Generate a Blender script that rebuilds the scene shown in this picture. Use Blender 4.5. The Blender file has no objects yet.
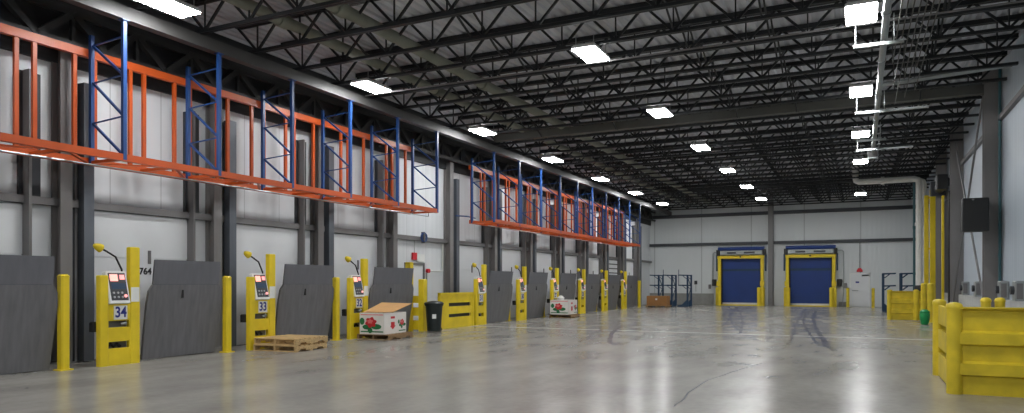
import bpy, math, random
from mathutils import Vector, Matrix
random.seed(7)
SC = bpy.context.scene
COL = SC.collection
R = math.radians
H = 1.5                      # eye height of the photograph

# ------------------------------------------------------------------ materials
def _n(nt, t, **kw):
    n = nt.nodes.new(t)
    for k, v in kw.items():
        setattr(n, k, v)
    return n

def mat(name, col, rough=0.5, metal=0.0, var=0.12, scale=3.0, stretch=(1, 1, 1), bump=0.0, bscale=40.0, coat=0.0, spec=0.5):
    """Principled surface whose colour and gloss wander a little with noise in object space."""
    m = bpy.data.materials.new(name); m.use_nodes = True
    nt = m.node_tree; b = nt.nodes['Principled BSDF']; L = nt.links.new
    tc = _n(nt, 'ShaderNodeTexCoord'); mp = _n(nt, 'ShaderNodeMapping'); mp.inputs['Scale'].default_value = stretch
    L(tc.outputs['Object'], mp.inputs['Vector'])
    no = _n(nt, 'ShaderNodeTexNoise'); no.inputs['Scale'].default_value = scale; no.inputs['Detail'].default_value = 5
    L(mp.outputs['Vector'], no.inputs['Vector'])
    rp = _n(nt, 'ShaderNodeValToRGB')
    rp.color_ramp.elements[0].position = 0.3; rp.color_ramp.elements[1].position = 0.7
    rp.color_ramp.elements[0].color = tuple(c * (1 - var) for c in col) + (1,)
    rp.color_ramp.elements[1].color = tuple(min(1, c * (1 + var)) for c in col) + (1,)
    L(no.outputs['Fac'], rp.inputs['Fac']); L(rp.outputs['Color'], b.inputs['Base Color'])
    mr = _n(nt, 'ShaderNodeMapRange'); mr.inputs['To Min'].default_value = max(0, rough - 0.08); mr.inputs['To Max'].default_value = min(1, rough + 0.08)
    L(no.outputs['Fac'], mr.inputs['Value']); L(mr.outputs['Result'], b.inputs['Roughness'])
    b.inputs['Metallic'].default_value = metal
    b.inputs['Specular IOR Level'].default_value = spec
    if coat: b.inputs['Coat Weight'].default_value = coat
    if bump:
        n2 = _n(nt, 'ShaderNodeTexNoise'); n2.inputs['Scale'].default_value = bscale
        L(mp.outputs['Vector'], n2.inputs['Vector'])
        bp = _n(nt, 'ShaderNodeBump'); bp.inputs['Strength'].default_value = bump; bp.inputs['Distance'].default_value = 0.01
        L(n2.outputs['Fac'], bp.inputs['Height']); L(bp.outputs['Normal'], b.inputs['Normal'])
    return m

def srgb(r, g, b):
    f = lambda c: (c / 255 / 12.92) if c / 255 <= 0.04045 else ((c / 255 + 0.055) / 1.055) ** 2.4
    return (f(r), f(g), f(b))

def emis(name, col, s):
    m = bpy.data.materials.new(name); m.use_nodes = True
    nt = m.node_tree; b = nt.nodes['Principled BSDF']
    b.inputs['Base Color'].default_value = (0.8, 0.8, 0.8, 1)
    b.inputs['Emission Color'].default_value = col + (1,); b.inputs['Emission Strength'].default_value = s
    return m

def panel_mat(name, col, axis, pitch, rib, rough=0.45):
    """Insulated metal wall panel: joints every `pitch` metres and fine ribs along one axis."""
    m = mat(name, col, rough, 0.0, 0.05, 0.5, (1, 1, 0.25))
    nt = m.node_tree; b = nt.nodes['Principled BSDF']; L = nt.links.new
    src = b.inputs['Base Color'].links[0].from_socket
    tc = _n(nt, 'ShaderNodeTexCoord'); sx = _n(nt, 'ShaderNodeSeparateXYZ'); L(tc.outputs['Object'], sx.inputs[0])
    d = _n(nt, 'ShaderNodeMath', operation='DIVIDE'); d.inputs[1].default_value = pitch; L(sx.outputs[axis], d.inputs[0])
    fr = _n(nt, 'ShaderNodeMath', operation='FRACT'); L(d.outputs[0], fr.inputs[0])
    lt = _n(nt, 'ShaderNodeMath', operation='LESS_THAN'); lt.inputs[1].default_value = 0.022; L(fr.outputs[0], lt.inputs[0])
    mx = _n(nt, 'ShaderNodeMix', data_type='RGBA')
    ml = _n(nt, 'ShaderNodeMath', operation='MULTIPLY'); ml.inputs[1].default_value = 0.45; L(lt.outputs[0], ml.inputs[0])
    L(ml.outputs[0], mx.inputs[0]); L(src, mx.inputs[6]); mx.inputs[7].default_value = tuple(c * 0.3 for c in col) + (1,)
    L(mx.outputs[2], b.inputs['Base Color'])
    d2 = _n(nt, 'ShaderNodeMath', operation='MULTIPLY'); d2.inputs[1].default_value = 2 * math.pi / rib; L(sx.outputs[axis], d2.inputs[0])
    sn = _n(nt, 'ShaderNodeMath', operation='SINE'); L(d2.outputs[0], sn.inputs[0])
    bp = _n(nt, 'ShaderNodeBump'); bp.inputs['Strength'].default_value = 0.25; bp.inputs['Distance'].default_value = 0.01
    L(sn.outputs[0], bp.inputs['Height']); L(bp.outputs['Normal'], b.inputs['Normal'])
    return m

YEL = mat('yellow_paint', srgb(224, 197, 34), 0.42, 0, 0.10, 2.5)
YELD = mat('yellow_paint_worn', srgb(214, 189, 42), 0.45, 0, 0.16, 4)
ORG = mat('orange_paint', srgb(192, 80, 22), 0.4, 0, 0.10, 2)
BLU = mat('blue_paint', srgb(32, 70, 128), 0.4, 0, 0.12, 2)
NAVY = mat('dark_blue_paint', srgb(16, 54, 84), 0.45, 0, 0.12, 2)
CURT = mat('blue_curtain', srgb(18, 54, 122), 0.5, 0, 0.07, 1.2)
PLATE = mat('steel_plate', srgb(110, 110, 113), 0.5, 0.1, 0.16, 2.2, (6, 6, 0.35), 0.15, 60)
LIPM = mat('steel_lip', srgb(108, 109, 115), 0.5, 0.1, 0.10, 2.2, (4, 4, 0.5))
STEEL = mat('grey_primed_steel', srgb(112, 110, 110), 0.5, 0.1, 0.12, 1.5, (1, 1, .4))
COLM = mat('brown_grey_column_steel', srgb(122, 119, 118), 0.55, 0, 0.12, 1.5, (1, 1, .4))
GALV = mat('galvanised_steel', srgb(160, 165, 165), 0.38, 0.6, 0.10, 6)
DARK = mat('dark_grey_steel', srgb(58, 60, 64), 0.5, 0.1, 0.15, 2)
BLACKJ = mat('black_joist_paint', srgb(30, 33, 36), 0.5, 0, 0.12, 2)
BLACK = mat('black_plastic', srgb(20, 21, 22), 0.45, 0, 0.15, 4)
RUB = mat('black_rubber', srgb(24, 24, 25), 0.7, 0, 0.2, 8)
WHT = mat('white_paint', srgb(225, 226, 224), 0.5, 0, 0.04, 3)
PIPEW = mat('white_insulated_pipe', srgb(236, 236, 232), 0.5, 0, 0.08, 3)
PIPEG = mat('grey_green_pipe', srgb(128, 130, 118), 0.6, 0, 0.10, 3)
TEAL = mat('teal_pipe', srgb(48, 92, 98), 0.5, 0, 0.1, 3)
DECK = mat('galvanised_roof_deck', srgb(198, 200, 206), 0.55, 0.0, 0.12, 1.0, (2, .2, 1))
WOOD = mat('pallet_pine', srgb(190, 160, 112), 0.7, 0, 0.3, 5, (1, 6, 6), 0.2, 30)
WOODD = mat('weathered_pallet_wood', srgb(140, 112, 78), 0.75, 0, 0.25, 5, (1, 6, 6), 0.2, 30)
CARD = mat('brown_cardboard', srgb(196, 152, 100), 0.75, 0, 0.08, 3)
CARDD = mat('dark_cardboard', srgb(150, 106, 60), 0.75, 0, 0.10, 3)
CARTON = mat('white_carton_board', srgb(228, 224, 218), 0.6, 0, 0.04, 3)
RED = mat('red_print', srgb(200, 38, 48), 0.5, 0, 0.12, 10)
PINK = mat('pink_print', srgb(226, 120, 118), 0.5, 0, 0.15, 20)
GREEN = mat('green_print', srgb(30, 110, 62), 0.5, 0, 0.2, 14)
GREENP = mat('green_plastic', srgb(12, 140, 72), 0.4, 0, 0.2, 6)
BIN = mat('dark_green_bin_plastic', srgb(26, 36, 36), 0.4, 0, 0.15, 4)
CONC = mat('grey_concrete', srgb(138, 138, 134), 0.7, 0, 0.12, 3, (1, 1, 1), 0.15, 50)
CURBW = mat('pale_concrete', srgb(176, 178, 176), 0.7, 0, 0.1, 3)
BLUINK = mat('blue_ink', srgb(24, 40, 130), 0.5, 0, 0.05, 3)
SCREEN = emis('red_led_display', (1.0, 0.05, 0.03), 0.9)
SCREEN2 = emis('orange_led_display', (1.0, 0.16, 0.07), 1.1)
LAMP = emis('lamp_diffuser', (0.985, 0.995, 1.0), 66.0)
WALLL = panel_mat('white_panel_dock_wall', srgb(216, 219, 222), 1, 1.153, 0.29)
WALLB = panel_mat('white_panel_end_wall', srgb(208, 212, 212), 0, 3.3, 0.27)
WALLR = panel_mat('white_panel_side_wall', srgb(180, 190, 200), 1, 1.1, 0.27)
DOORW = mat('white_door_panel', srgb(220, 222, 224), 0.45, 0, 0.04, 0.8)

def floor_mat():
    m = bpy.data.materials.new('polished_concrete'); m.use_nodes = True
    nt = m.node_tree; b = nt.nodes['Principled BSDF']; L = nt.links.new
    tc = _n(nt, 'ShaderNodeTexCoord'); P = tc.outputs['Object']
    def noise(sc, det=4, st=(1, 1, 1)):
        mp = _n(nt, 'ShaderNodeMapping'); mp.inputs['Scale'].default_value = st; L(P, mp.inputs['Vector'])
        n = _n(nt, 'ShaderNodeTexNoise'); n.inputs['Scale'].default_value = sc; n.inputs['Detail'].default_value = det
        L(mp.outputs['Vector'], n.inputs['Vector']); return n.outputs['Fac']
    def M(op, a, c=None, clamp=False):
        n = _n(nt, 'ShaderNodeMath', operation=op, use_clamp=clamp)
        for i, x in enumerate((a, c)):
            if x is None: continue
            if isinstance(x, (int, float)): n.inputs[i].default_value = x
            else: L(x, n.inputs[i])
        return n.outputs[0]
    big, mid, fine, strk = noise(0.22, 3), noise(1.1, 6, (1, .55, 1)), noise(9, 5), noise(1.6, 4, (1.6, .35, 1))
    v = M('ADD', M('ADD', M('MULTIPLY', big, .4), M('MULTIPLY', mid, .4)), M('ADD', M('MULTIPLY', fine, .24), M('MULTIPLY', strk, .3)))
    rp = _n(nt, 'ShaderNodeValToRGB'); L(M('MULTIPLY', v, .75), rp.inputs['Fac'])
    e = rp.color_ramp.elements
    e[0].position = .28; e[0].color = srgb(114, 112, 106) + (1,)
    e[1].position = .72; e[1].color = srgb(164, 161, 154) + (1,)
    sx = _n(nt, 'ShaderNodeSeparateXYZ'); L(P, sx.inputs[0]); X, Y = sx.outputs[0], sx.outputs[1]
    # pale filled control joint
    j = M('LESS_THAN', M('ABSOLUTE', M('SUBTRACT', Y, 21.65)), .12)
    mx2 = _n(nt, 'ShaderNodeMix', data_type='RGBA'); L(M('MULTIPLY', j, .75), mx2.inputs[0]); L(rp.outputs[0], mx2.inputs[6]); mx2.inputs[7].default_value = srgb(206, 206, 202) + (1,)
    # rubber skid marks in front of the end-wall doors: arcs of circles broken up by noise
    s = None
    wob = M('MULTIPLY', M('SUBTRACT', noise(.5, 2), .5), .3)
    tracks = [((-2.1, 41.3), (-1.46, 27.5), (-.57, 17.3), .075), ((-2.45, 43), (-1.8, 27.5), (-.95, 19), .04), ((-2.84, 45), (-2.1, 28), (-1.55, 18.4), .04),
              ((-.95, 45), (-2.1, 28.6), (-3.4, 21), .04), ((-3.6, 46), (-2.9, 33), (-1.2, 24), .045), ((-3.3, 46), (-3.6, 32), (-4.6, 24), .05), ((-1.6, 46), (-3.4, 34), (-4.4, 29), .05),
              ((-6.8, 47), (-5.4, 34), (-3.6, 24), .05), ((-7.6, 47), (-5.2, 33), (-4.3, 25), .05), ((-6.3, 46), (-6.0, 36), (-3.9, 27), .05), ((-7.0, 46), (-4.6, 32), (-3.2, 22), .05), ((-6.0, 46), (-6.4, 36), (-7.6, 29), .05), ((-8.0, 44), (-6.6, 34), (-6.0, 28), .05),
              ((-7.5, 27), (-7.1, 22.3), (-5.37, 16.5), .07), ((-7.9, 25.5), (-7.4, 21.5), (-6.4, 17), .05), ((-2.05, 8.6), (-2.1, 10.7), (-1.6, 14), .014)]
    for (x1, y1), (x2, y2), (x3, y3), wd in tracks:
        # parabola x(y) through three points on the floor
        c2 = ((x3 - x1) / (y3 - y1) - (x2 - x1) / (y2 - y1)) / (y3 - y2)
        c1 = (x2 - x1) / (y2 - y1) - c2 * (y1 + y2)
        c0 = x1 - c1 * y1 - c2 * y1 * y1
        fx = M('ADD', M('MULTIPLY', M('ADD', M('MULTIPLY', Y, c2), c1), Y), c0)
        k = M('LESS_THAN', M('ABSOLUTE', M('ADD', M('SUBTRACT', X, fx), wob)), wd)
        k = M('MULTIPLY', k, M('MULTIPLY', M('GREATER_THAN', Y, min(y1, y3)), M('LESS_THAN', Y, max(y1, y3))))
        s = k if s is None else M('MAXIMUM', s, k)
    s = M('MULTIPLY', s, M('ADD', M('MULTIPLY', noise(.8, 3), 2.0), -.3), True)
    mx3 = _n(nt, 'ShaderNodeMix', data_type='RGBA'); L(s, mx3.inputs[0]); L(mx2.outputs[2], mx3.inputs[6]); mx3.inputs[7].default_value = srgb(44, 50, 78) + (1,)
    L(mx3.outputs[2], b.inputs['Base Color'])
    mr = _n(nt, 'ShaderNodeMapRange'); mr.inputs['From Min'].default_value = .3; mr.inputs['From Max'].default_value = .7
    mr.inputs['To Min'].default_value = .2; mr.inputs['To Max'].default_value = .26; L(mid, mr.inputs['Value'])
    L(mr.outputs[0], b.inputs['Roughness'])
    b.inputs['Specular IOR Level'].default_value = .32
    return m
FLOOR = floor_mat()

# ------------------------------------------------------------------ mesh builder
class MB:
    def __init__(s): s.v, s.f = [], []
    def _add(s, vs, fs):
        o = len(s.v); s.v += [tuple(v) for v in vs]; s.f += [tuple(o + i for i in f) for f in fs]; return s
    def box(s, x0, x1, y0, y1, z0, z1):
        return s._add([(x0,y0,z0),(x1,y0,z0),(x1,y1,z0),(x0,y1,z0),(x0,y0,z1),(x1,y0,z1),(x1,y1,z1),(x0,y1,z1)],
                      [(3,2,1,0),(4,5,6,7),(0,1,5,4),(1,2,6,5),(2,3,7,6),(3,0,4,7)])
    def cbox(s, x0, x1, y0, y1, z0, z1, c=.012):
        """box with chamfered vertical and top edges"""
        ring = lambda q, z: [(x0+c+q,y0+q,z),(x1-c-q,y0+q,z),(x1-q,y0+c+q,z),(x1-q,y1-c-q,z),(x1-c-q,y1-q,z),(x0+c+q,y1-q,z),(x0+q,y1-c-q,z),(x0+q,y0+c+q,z)]
        vs = ring(0, z0) + ring(0, z1 - c) + ring(c * .8, z1)
        fs = [tuple(reversed(range(8))), tuple(range(16, 24))]
        for k in (0, 8):
            for i in range(8): fs.append((k+i, k+(i+1) % 8, k+8+(i+1) % 8, k+8+i))
        return s._add(vs, fs)
    def bar(s, a, b, w, h=None, n=0, up=(0, 0, 1)):
        """straight bar from a to b: rectangular (w by h), or round with n sides and diameter w"""
        a, b = Vector(a), Vector(b); d = (b - a).normalized(); u = Vector(up)
        if abs(d.dot(u)) > .98: u = Vector((0, 1, 0)) if abs(d.y) < .9 else Vector((1, 0, 0))
        x = d.cross(u).normalized(); y = x.cross(d).normalized()
        if n:
            prof = [(math.cos(2*math.pi*i/n) * w/2, math.sin(2*math.pi*i/n) * w/2) for i in range(n)]
        else:
            h = h or w; prof = [(-w/2,-h/2),(w/2,-h/2),(w/2,h/2),(-w/2,h/2)]
        k = len(prof)
        vs = [a + x*p + y*q for p, q in prof] + [b + x*p + y*q for p, q in prof]
        fs = [tuple(reversed(range(k))), tuple(range(k, 2*k))] + [(i, (i+1) % k, k+(i+1) % k, k+i) for i in range(k)]
        return s._add(vs, fs)
    def tube(s, pts, d, n=8):
        pts = [Vector(p) for p in pts]; rings = []; ref = None
        for i, p in enumerate(pts):
            t = ((pts[min(i+1, len(pts)-1)] - pts[max(i-1, 0)])).normalized()
            if ref is None: ref = Vector((0, 0, 1)) if abs(t.z) < .9 else Vector((1, 0, 0))
            x = t.cross(ref).normalized(); y = x.cross(t).normalized(); ref = y
            rings.append([p + x*math.cos(2*math.pi*k/n)*d/2 + y*math.sin(2*math.pi*k/n)*d/2 for k in range(n)])
        vs = [v for r in rings for v in r]
        fs = [tuple(range(n-1, -1, -1)), tuple(range((len(pts)-1)*n, len(pts)*n))]
        for i in range(len(pts)-1):
            for k in range(n): fs.append((i*n+k, i*n+(k+1) % n, (i+1)*n+(k+1) % n, (i+1)*n+k))
        return s._add(vs, fs)
    def lathe(s, prof, c=(0, 0, 0), n=20):
        """profile of (radius, z) turned about the vertical through c"""
        vs, fs = [], []
        for r, z in prof:
            for k in range(n): vs.append((c[0]+r*math.cos(2*math.pi*k/n), c[1]+r*math.sin(2*math.pi*k/n), c[2]+z))
        for i in range(len(prof)-1):
            for k in range(n): fs.append((i*n+k, i*n+(k+1) % n, (i+1)*n+(k+1) % n, (i+1)*n+k))
        fs.append(tuple(range(n-1, -1, -1))); fs.append(tuple(range((len(prof)-1)*n, len(prof)*n)))
        return s._add(vs, fs)
    def prism(s, poly, fn, a, b):
        """closed outline poly [(p,q)...] swept from a to b; fn(p,q,t) -> xyz"""
        k = len(poly); vs = [fn(p, q, a) for p, q in poly] + [fn(p, q, b) for p, q in poly]
        return s._add(vs, [tuple(reversed(range(k))), tuple(range(k, 2*k))] + [(i, (i+1) % k, k+(i+1) % k, k+i) for i in range(k)])
    def xf(s, m): s.v = [tuple(m @ Vector(v)) for v in s.v]; return s
    def mesh(s, name, m):
        me = bpy.data.meshes.new(name); me.from_pydata(s.v, [], s.f); me.materials.append(m)
        import bmesh
        b = bmesh.new(); b.from_mesh(me); bmesh.ops.recalc_face_normals(b, faces=b.faces); b.to_mesh(me); b.free()
        return me
    def build(s, name, m, parent=None, smooth=False):
        me = s.mesh(name, m)
        if smooth:
            for p in me.polygons: p.use_smooth = True
            try: me.set_sharp_from_angle(angle=R(40))
            except Exception: pass
        o = bpy.data.objects.new(name, me); COL.objects.link(o)
        if parent is not None: o.parent = parent
        return o

def tag(o, label, cat, group=None, kind=None):
    o['label'] = label; o['category'] = cat
    if group: o['group'] = group
    if kind: o['kind'] = kind
    return o
def empty(name, loc=(0, 0, 0), rz=0.0):
    o = bpy.data.objects.new(name, None); COL.objects.link(o); o.location = loc; o.rotation_euler = (0, 0, rz)
    o.empty_display_size = .1
    return o
def thing(name, label, cat, loc=(0, 0, 0), rz=0.0, group=None):
    return tag(empty(name, loc, rz), label, cat, group)
def struct(o): o['kind'] = 'structure'; return o
def dup(root, loc=None, rz=None, label=None, skip=()):
    c = root.copy(); COL.objects.link(c)
    if loc is not None: c.location = loc
    if rz is not None: c.rotation_euler = (0, 0, rz)
    if label: c['label'] = label
    def rec(src, dst):
        for ch in list(src.children):
            if ch.name.split('.')[0] in skip: continue
            k = ch.copy(); COL.objects.link(k); k.parent = dst
            rec(ch, k)
    rec(root, c)
    return c
def text_obj(name, body, size, m, parent, loc, rot, thick=.002, bold=0.0, sx=1.0):
    cu = bpy.data.curves.new(name, 'FONT'); cu.body = body; cu.size = size; cu.extrude = thick; cu.offset = bold
    cu.align_x = 'CENTER'; cu.align_y = 'CENTER'
    t = bpy.data.objects.new('tmp_text', cu); COL.objects.link(t)
    bpy.context.view_layer.update()
    me = bpy.data.meshes.new_from_object(t.evaluated_get(bpy.context.evaluated_depsgraph_get()))
    bpy.data.objects.remove(t); me.materials.clear(); me.materials.append(m)
    o = bpy.data.objects.new(name, me); COL.objects.link(o); o.parent = parent; o.location = loc; o.rotation_euler = rot; o.scale = (sx, 1, 1)
    return o
ORD = ['first', 'second', 'third', 'fourth', 'fifth', 'sixth', 'seventh', 'eighth', 'ninth', 'tenth', 'eleventh', 'twelfth', 'thirteenth', 'fourteenth', 'fifteenth',
       'sixteenth', 'seventeenth', 'eighteenth', 'nineteenth', 'twentieth', 'twenty-first', 'twenty-second', 'twenty-third', 'twenty-fourth', 'twenty-fifth',
       'twenty-sixth', 'twenty-seventh', 'twenty-eighth', 'twenty-ninth', 'thirtieth', 'thirty-first', 'thirty-second', 'thirty-third', 'thirty-fourth', 'thirty-fifth', 'thirty-sixth', 'thirty-seventh', 'thirty-eighth', 'thirty-ninth', 'fortieth', 'forty-first', 'forty-second']

# ------------------------------------------------------------------ room shell
XL, XR, YB, YF = -13.5, 3.4, 50.0, -8.0
ZB, ZD = H + 5.08, H + 5.80          # joist bottom chord, roof deck
struct(MB().box(XL - .3, XR + .3, YF - .3, YB + .3, -.2, 0).build('floor', FLOOR))
struct(MB().box(XL - .25, XL, YF, YB, 0, ZD + .3).build('wall_dock_side', WALLL))
struct(MB().box(XL - .25, XR + .25, YB, YB + .25, 0, ZD + .3).build('wall_end', WALLB))
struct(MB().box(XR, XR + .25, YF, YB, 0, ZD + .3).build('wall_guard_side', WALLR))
struct(MB().box(XL - .25, XR + .25, YF - .25, YF, 0, ZD + .3).build('wall_rear', WALLB))
# corrugated roof deck: trapezoid ribs running along the hall
vs, fs, x, i = [], [], XL - .2, 0
prof = []
while x < XR + .2:
    prof += [(x, ZD), (x + .09, ZD), (x + .12, ZD + .05), (x + .20, ZD + .05)]
    x += .23
m_ = MB()
for k in range(len(prof) - 1):
    (xa, za), (xb, zb) = prof[k], prof[k + 1]
    m_._add([(xa, YF, za), (xb, YF, zb), (xb, YB, zb), (xa, YB, za)], [(0, 1, 2, 3)])
m_.box(XL - .25, XR + .25, YF, YB, ZD + .06, ZD + .2)
struct(m_.build('ceiling', DECK))

# girts and lines on the end wall
struct(MB().box(XL, XR, YB - .18, YB, 4.08, 4.27).build('trim_1', DARK))
struct(MB().box(XL, XR, YB - .2, YB, 6.05, 6.27).build('trim_2', DARK))
struct(MB().box(XL, -9.05, YB - .12, YB, 0, .78).build('trim_3', CONC))
struct(MB().box(-1.2, -.7, YB - .04, YB, 0, .3).build('trim_4', CONC))
def hcol(x0, x1, y0, y1, z1, m, name='column', t=.03, along='x'):
    """H section: two flanges and a web"""
    b = MB()
    if along == 'y':      # flanges face +-y
        b.box(x0, x1, y0, y0 + t, 0, z1).box(x0, x1, y1 - t, y1, 0, z1).box((x0 + x1)/2 - t/2, (x0 + x1)/2 + t/2, y0 + t, y1 - t, 0, z1)
    else:
        b.box(x0, x0 + t, y0, y1, 0, z1).box(x1 - t, x1, y0, y1, 0, z1).box(x0 + t, x1 - t, (y0 + y1)/2 - t/2, (y0 + y1)/2 + t/2, 0, z1)
    b.box(x0 - .06, x1 + .06, y0 - .06, y1 + .06, 0, .03)
    return struct(b.build(name, m))
hcol(-5.44, -5.13, YB - .6, YB - .2, ZD, STEEL, 'column', along='y')
# dock wall: girt, columns, tracks, doors
struct(MB().box(XL, XL + .14, YF, YB, 2.93, 3.07).build('trim_5', STEEL))
struct(MB().box(XL, XL + .07, YF, YB, 5.6, ZD).build('trim_6', mat('near_black_wall_shade', srgb(44, 45, 47), .6, 0, .1, 2)))  # shade on the unlit upper wall, put into a near-black band
BAY = 3.46
for k in range(-2, 11):
    yc = 11.73 + BAY * k
    if yc > 49: continue
    hcol(XL + .02, XL + .3, yc - .2, yc + .02, H + 4.34, COLM)
    struct(MB().box(XL, XL + .05, yc + .05, yc + .22, 0, 5.6).build('trim_7', DARK))
    if k != 2:
        struct(MB().box(XL + .1, XL + .3, yc + .24, yc + .29, .02, 5.3).box(XL + .24, XL + .3, yc + .29, yc + .44, .02, 5.3).box(XL + .0, XL + .24, yc + .40, yc + .44, .02, 5.3).build('door_track', mat('blue_grey_track_steel', srgb(102, 107, 114), .4, .3, .15, 3, (1, 1, .3))))
    if k != 3:
        struct(MB().box(XL + .12, XL + .28, yc - .74, yc - .69, .02, 5.3).box(XL, XL + .12, yc - .73, yc - .70, .02, 5.3).build('door_track', STEEL))
        struct(MB().box(XL, XL + .07, yc - .79, yc - .42, 3.07, 5.3).build('trim_8', DARK))
n = 0
for k in range(-1, 11):
    if k in (3,): continue
    y0, y1 = 12.13 + BAY * (k - 1) + .06, 11.02 + BAY * k
    if y0 > 47: continue
    n += 1
    b = MB(); zs = [0.02, .98, 2.02, 2.92]
    if k == 9:
        for q in range(11): b.box(XL, XL + .07, y0, y1, .02 + q*.265, .02 + q*.265 + .2)
    else:
        for q in range(3):
            b.box(XL, XL + .06, y0, y1, zs[q], zs[q+1] - .02)
        b.box(XL, XL + .035, y0, y1, .02, 2.92)
    d = struct(b.build('door_%d' % n, DOORW))
    if k == 9:
        MB().box(XL, XL + .02, y0, y1, .02, 2.92).build('slat_gap_shade', DARK, d)  # dark sheet paints in the shade of the gaps between slats
    else:
        MB().box(XL + .06, XL + .085, y0 + 1.30, y0 + 1.36, 1.9, 2.18).build('latch_plate', STEEL, d)
    if k == 0:
        text_obj('lettering', '764', .19, BLACK, d, (XL + .066, 9.97, 1.74), (R(90), 0, R(90)), .003, .006)
# pedestrian door in the bay without a dock
pd = struct(MB().box(XL, XL + .05, 19.55, 20.5, .02, 2.1).build('door_11', DOORW))
MB().box(XL, XL + .08, 19.47, 19.55, 0, 2.18).box(XL, XL + .08, 20.5, 20.58, 0, 2.18).box(XL, XL + .08, 19.47, 20.58, 2.1, 2.18).build('door_frame', STEEL, pd)
MB().box(XL + .05, XL + .09, 20.33, 20.37, .95, 1.12).bar((XL + .1, 20.23, 1.06), (XL + .1, 20.36, 1.06), .025, n=8).build('door_handle', GALV, pd)
# side wall: curb, columns, girts
struct(MB().box(XR - .16, XR, YF, YB, 0, 1.08).build('trim_9', CURBW))
struct(MB().box(XR - .1, XR, YF, YB, H + 4.32, H + 4.45).build('trim_10', STEEL))
for y in (7.3, 15.1, 22.9, 30.7):
    hcol(3.0, 3.4, y - .15, y + .18, ZD, COLM, along='y', t=.025)
hcol(2.98, 3.36, 35.75, 36.15, ZD, COLM, along='y', t=.025)
# wind bracing between two of those columns
b = MB()
b.bar((3.05, 23.1, 6.9), (3.05, 30.52, .6), .06, n=8).bar((3.1, 23.1, .6), (3.1, 30.52, 6.9), .06, n=8)
tag(b.build('wind_brace', STEEL), 'crossed steel rods bracing the two columns beside the black hanging box', 'brace')
# wide roof girders at the column lines; box header over the hanging racks; girder truss above it
GIRD = mat('grey_roof_girder', srgb(84, 84, 80), .55, 0, .1, 2)
struct(MB().box(-11.9, 3.2, 22.78, 23.02, H + 5.12, H + 5.36).build('beam', GIRD))
hdr = struct(MB().box(-12.14, -11.94, YF, YB, H + 4.78, H + 5.02).build('beam', mat('grey_header_beam', srgb(66, 65, 64), .5, 0, .1, 2)))
zt0, zt1 = H + 4.38, H + 5.05
b = MB().box(-13.19, -13.09, YF, YB, zt0, zt0 + .1).box(-13.19, -13.09, YF, YB, zt1 - .1, zt1)
y = YF
while y < YB - 1.3:
    b.bar((-13.14, y, zt0 + .05), (-13.14, y + .65, zt1 - .05), .12).bar((-13.14, y + .65, zt1 - .05), (-13.14, y + 1.3, zt0 + .05), .12)
    b.bar((-13.14, y + .65, zt0 + .05), (-13.14, y + .65, zt1 - .05), .07)
    y += 1.3
o = b.build('girder_truss', mat('dark_truss_paint', srgb(50, 50, 50), .55, 0, .1, 2)); tag(o, 'long dark grey girder truss running above the hanging racks along the dock wall', 'truss')

# ------------------------------------------------------------------ roof joists
def joist_meshes():
    x0, x1 = XL + .95, XR - .1
    top = MB().box(x0, x1, -.075, -.012, -.10, -.0).box(x0, x1, .012, .075, -.10, -.0)
    hb = ZD - ZB
    bot = MB().box(x0, x1, -.055, -.012, -hb, -hb + .065).box(x0, x1, .012, .055, -hb, -hb + .065)
    web = MB(); n = 13; w = (x1 - x0) / n
    for i in range(n):
        a, c, e = x0 + i*w, x0 + (i + .5)*w, x0 + (i + 1)*w
        web.bar((a, 0, -.06), (c, 0, -hb + .04), .04, .05).bar((c, 0, -hb + .04), (e, 0, -.06), .04, .05)
        web.bar((c, 0, -.06), (c, 0, -hb + .04), .028)
    return top.mesh('top_chord', BLACKJ), bot.mesh('bottom_chord', BLACKJ), web.mesh('web', BLACKJ)
JM = joist_meshes()
JP = 1.4
jy = [y for y in [49.4 - JP * i for i in range(42)] if y > YF + .5]
for i, y in enumerate(jy):
    if abs(y - 22.9) < .3: y += .42
    j = thing('roof_joist', 'black open-web roof joist, %s from the end wall with blue doors' % (ORD[i]), 'joist', (0, y, ZD - .005), 0, 'open-web roof joists')
    for nm, me in zip(('top_chord', 'bottom_chord', 'web'), JM):
        o = bpy.data.objects.new(nm, me); COL.objects.link(o); o.parent = j
# cross bridging between the joists
bm = MB(); hb = ZD - ZB
bm.bar((0, 0, -.08), (0, JP, -hb + .05), .035).bar((.05, 0, -hb + .05), (.05, JP, -.08), .035)
BM = bm.mesh('brace', BLACKJ)
for X, where in ((-10.0, 'just inside the header over the racks'), (-7.3, 'between the two grey ceiling pipes and the middle lights'), (-3.4, 'over the aisle to the right door'), (-1.7, 'beside the lights of the conduit side'), (1.5, 'beyond the conduit bank by the guard side wall')):
    r = thing('joist_bridging', 'row of black crossed bridging bars ' + where, 'bridging', (X, 0, ZD - .005), 0, 'rows of joist bridging')
    for y in jy[1:34]:
        o = bpy.data.objects.new('brace', BM); COL.objects.link(o); o.parent = r; o.location = (0, y, 0)

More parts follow.
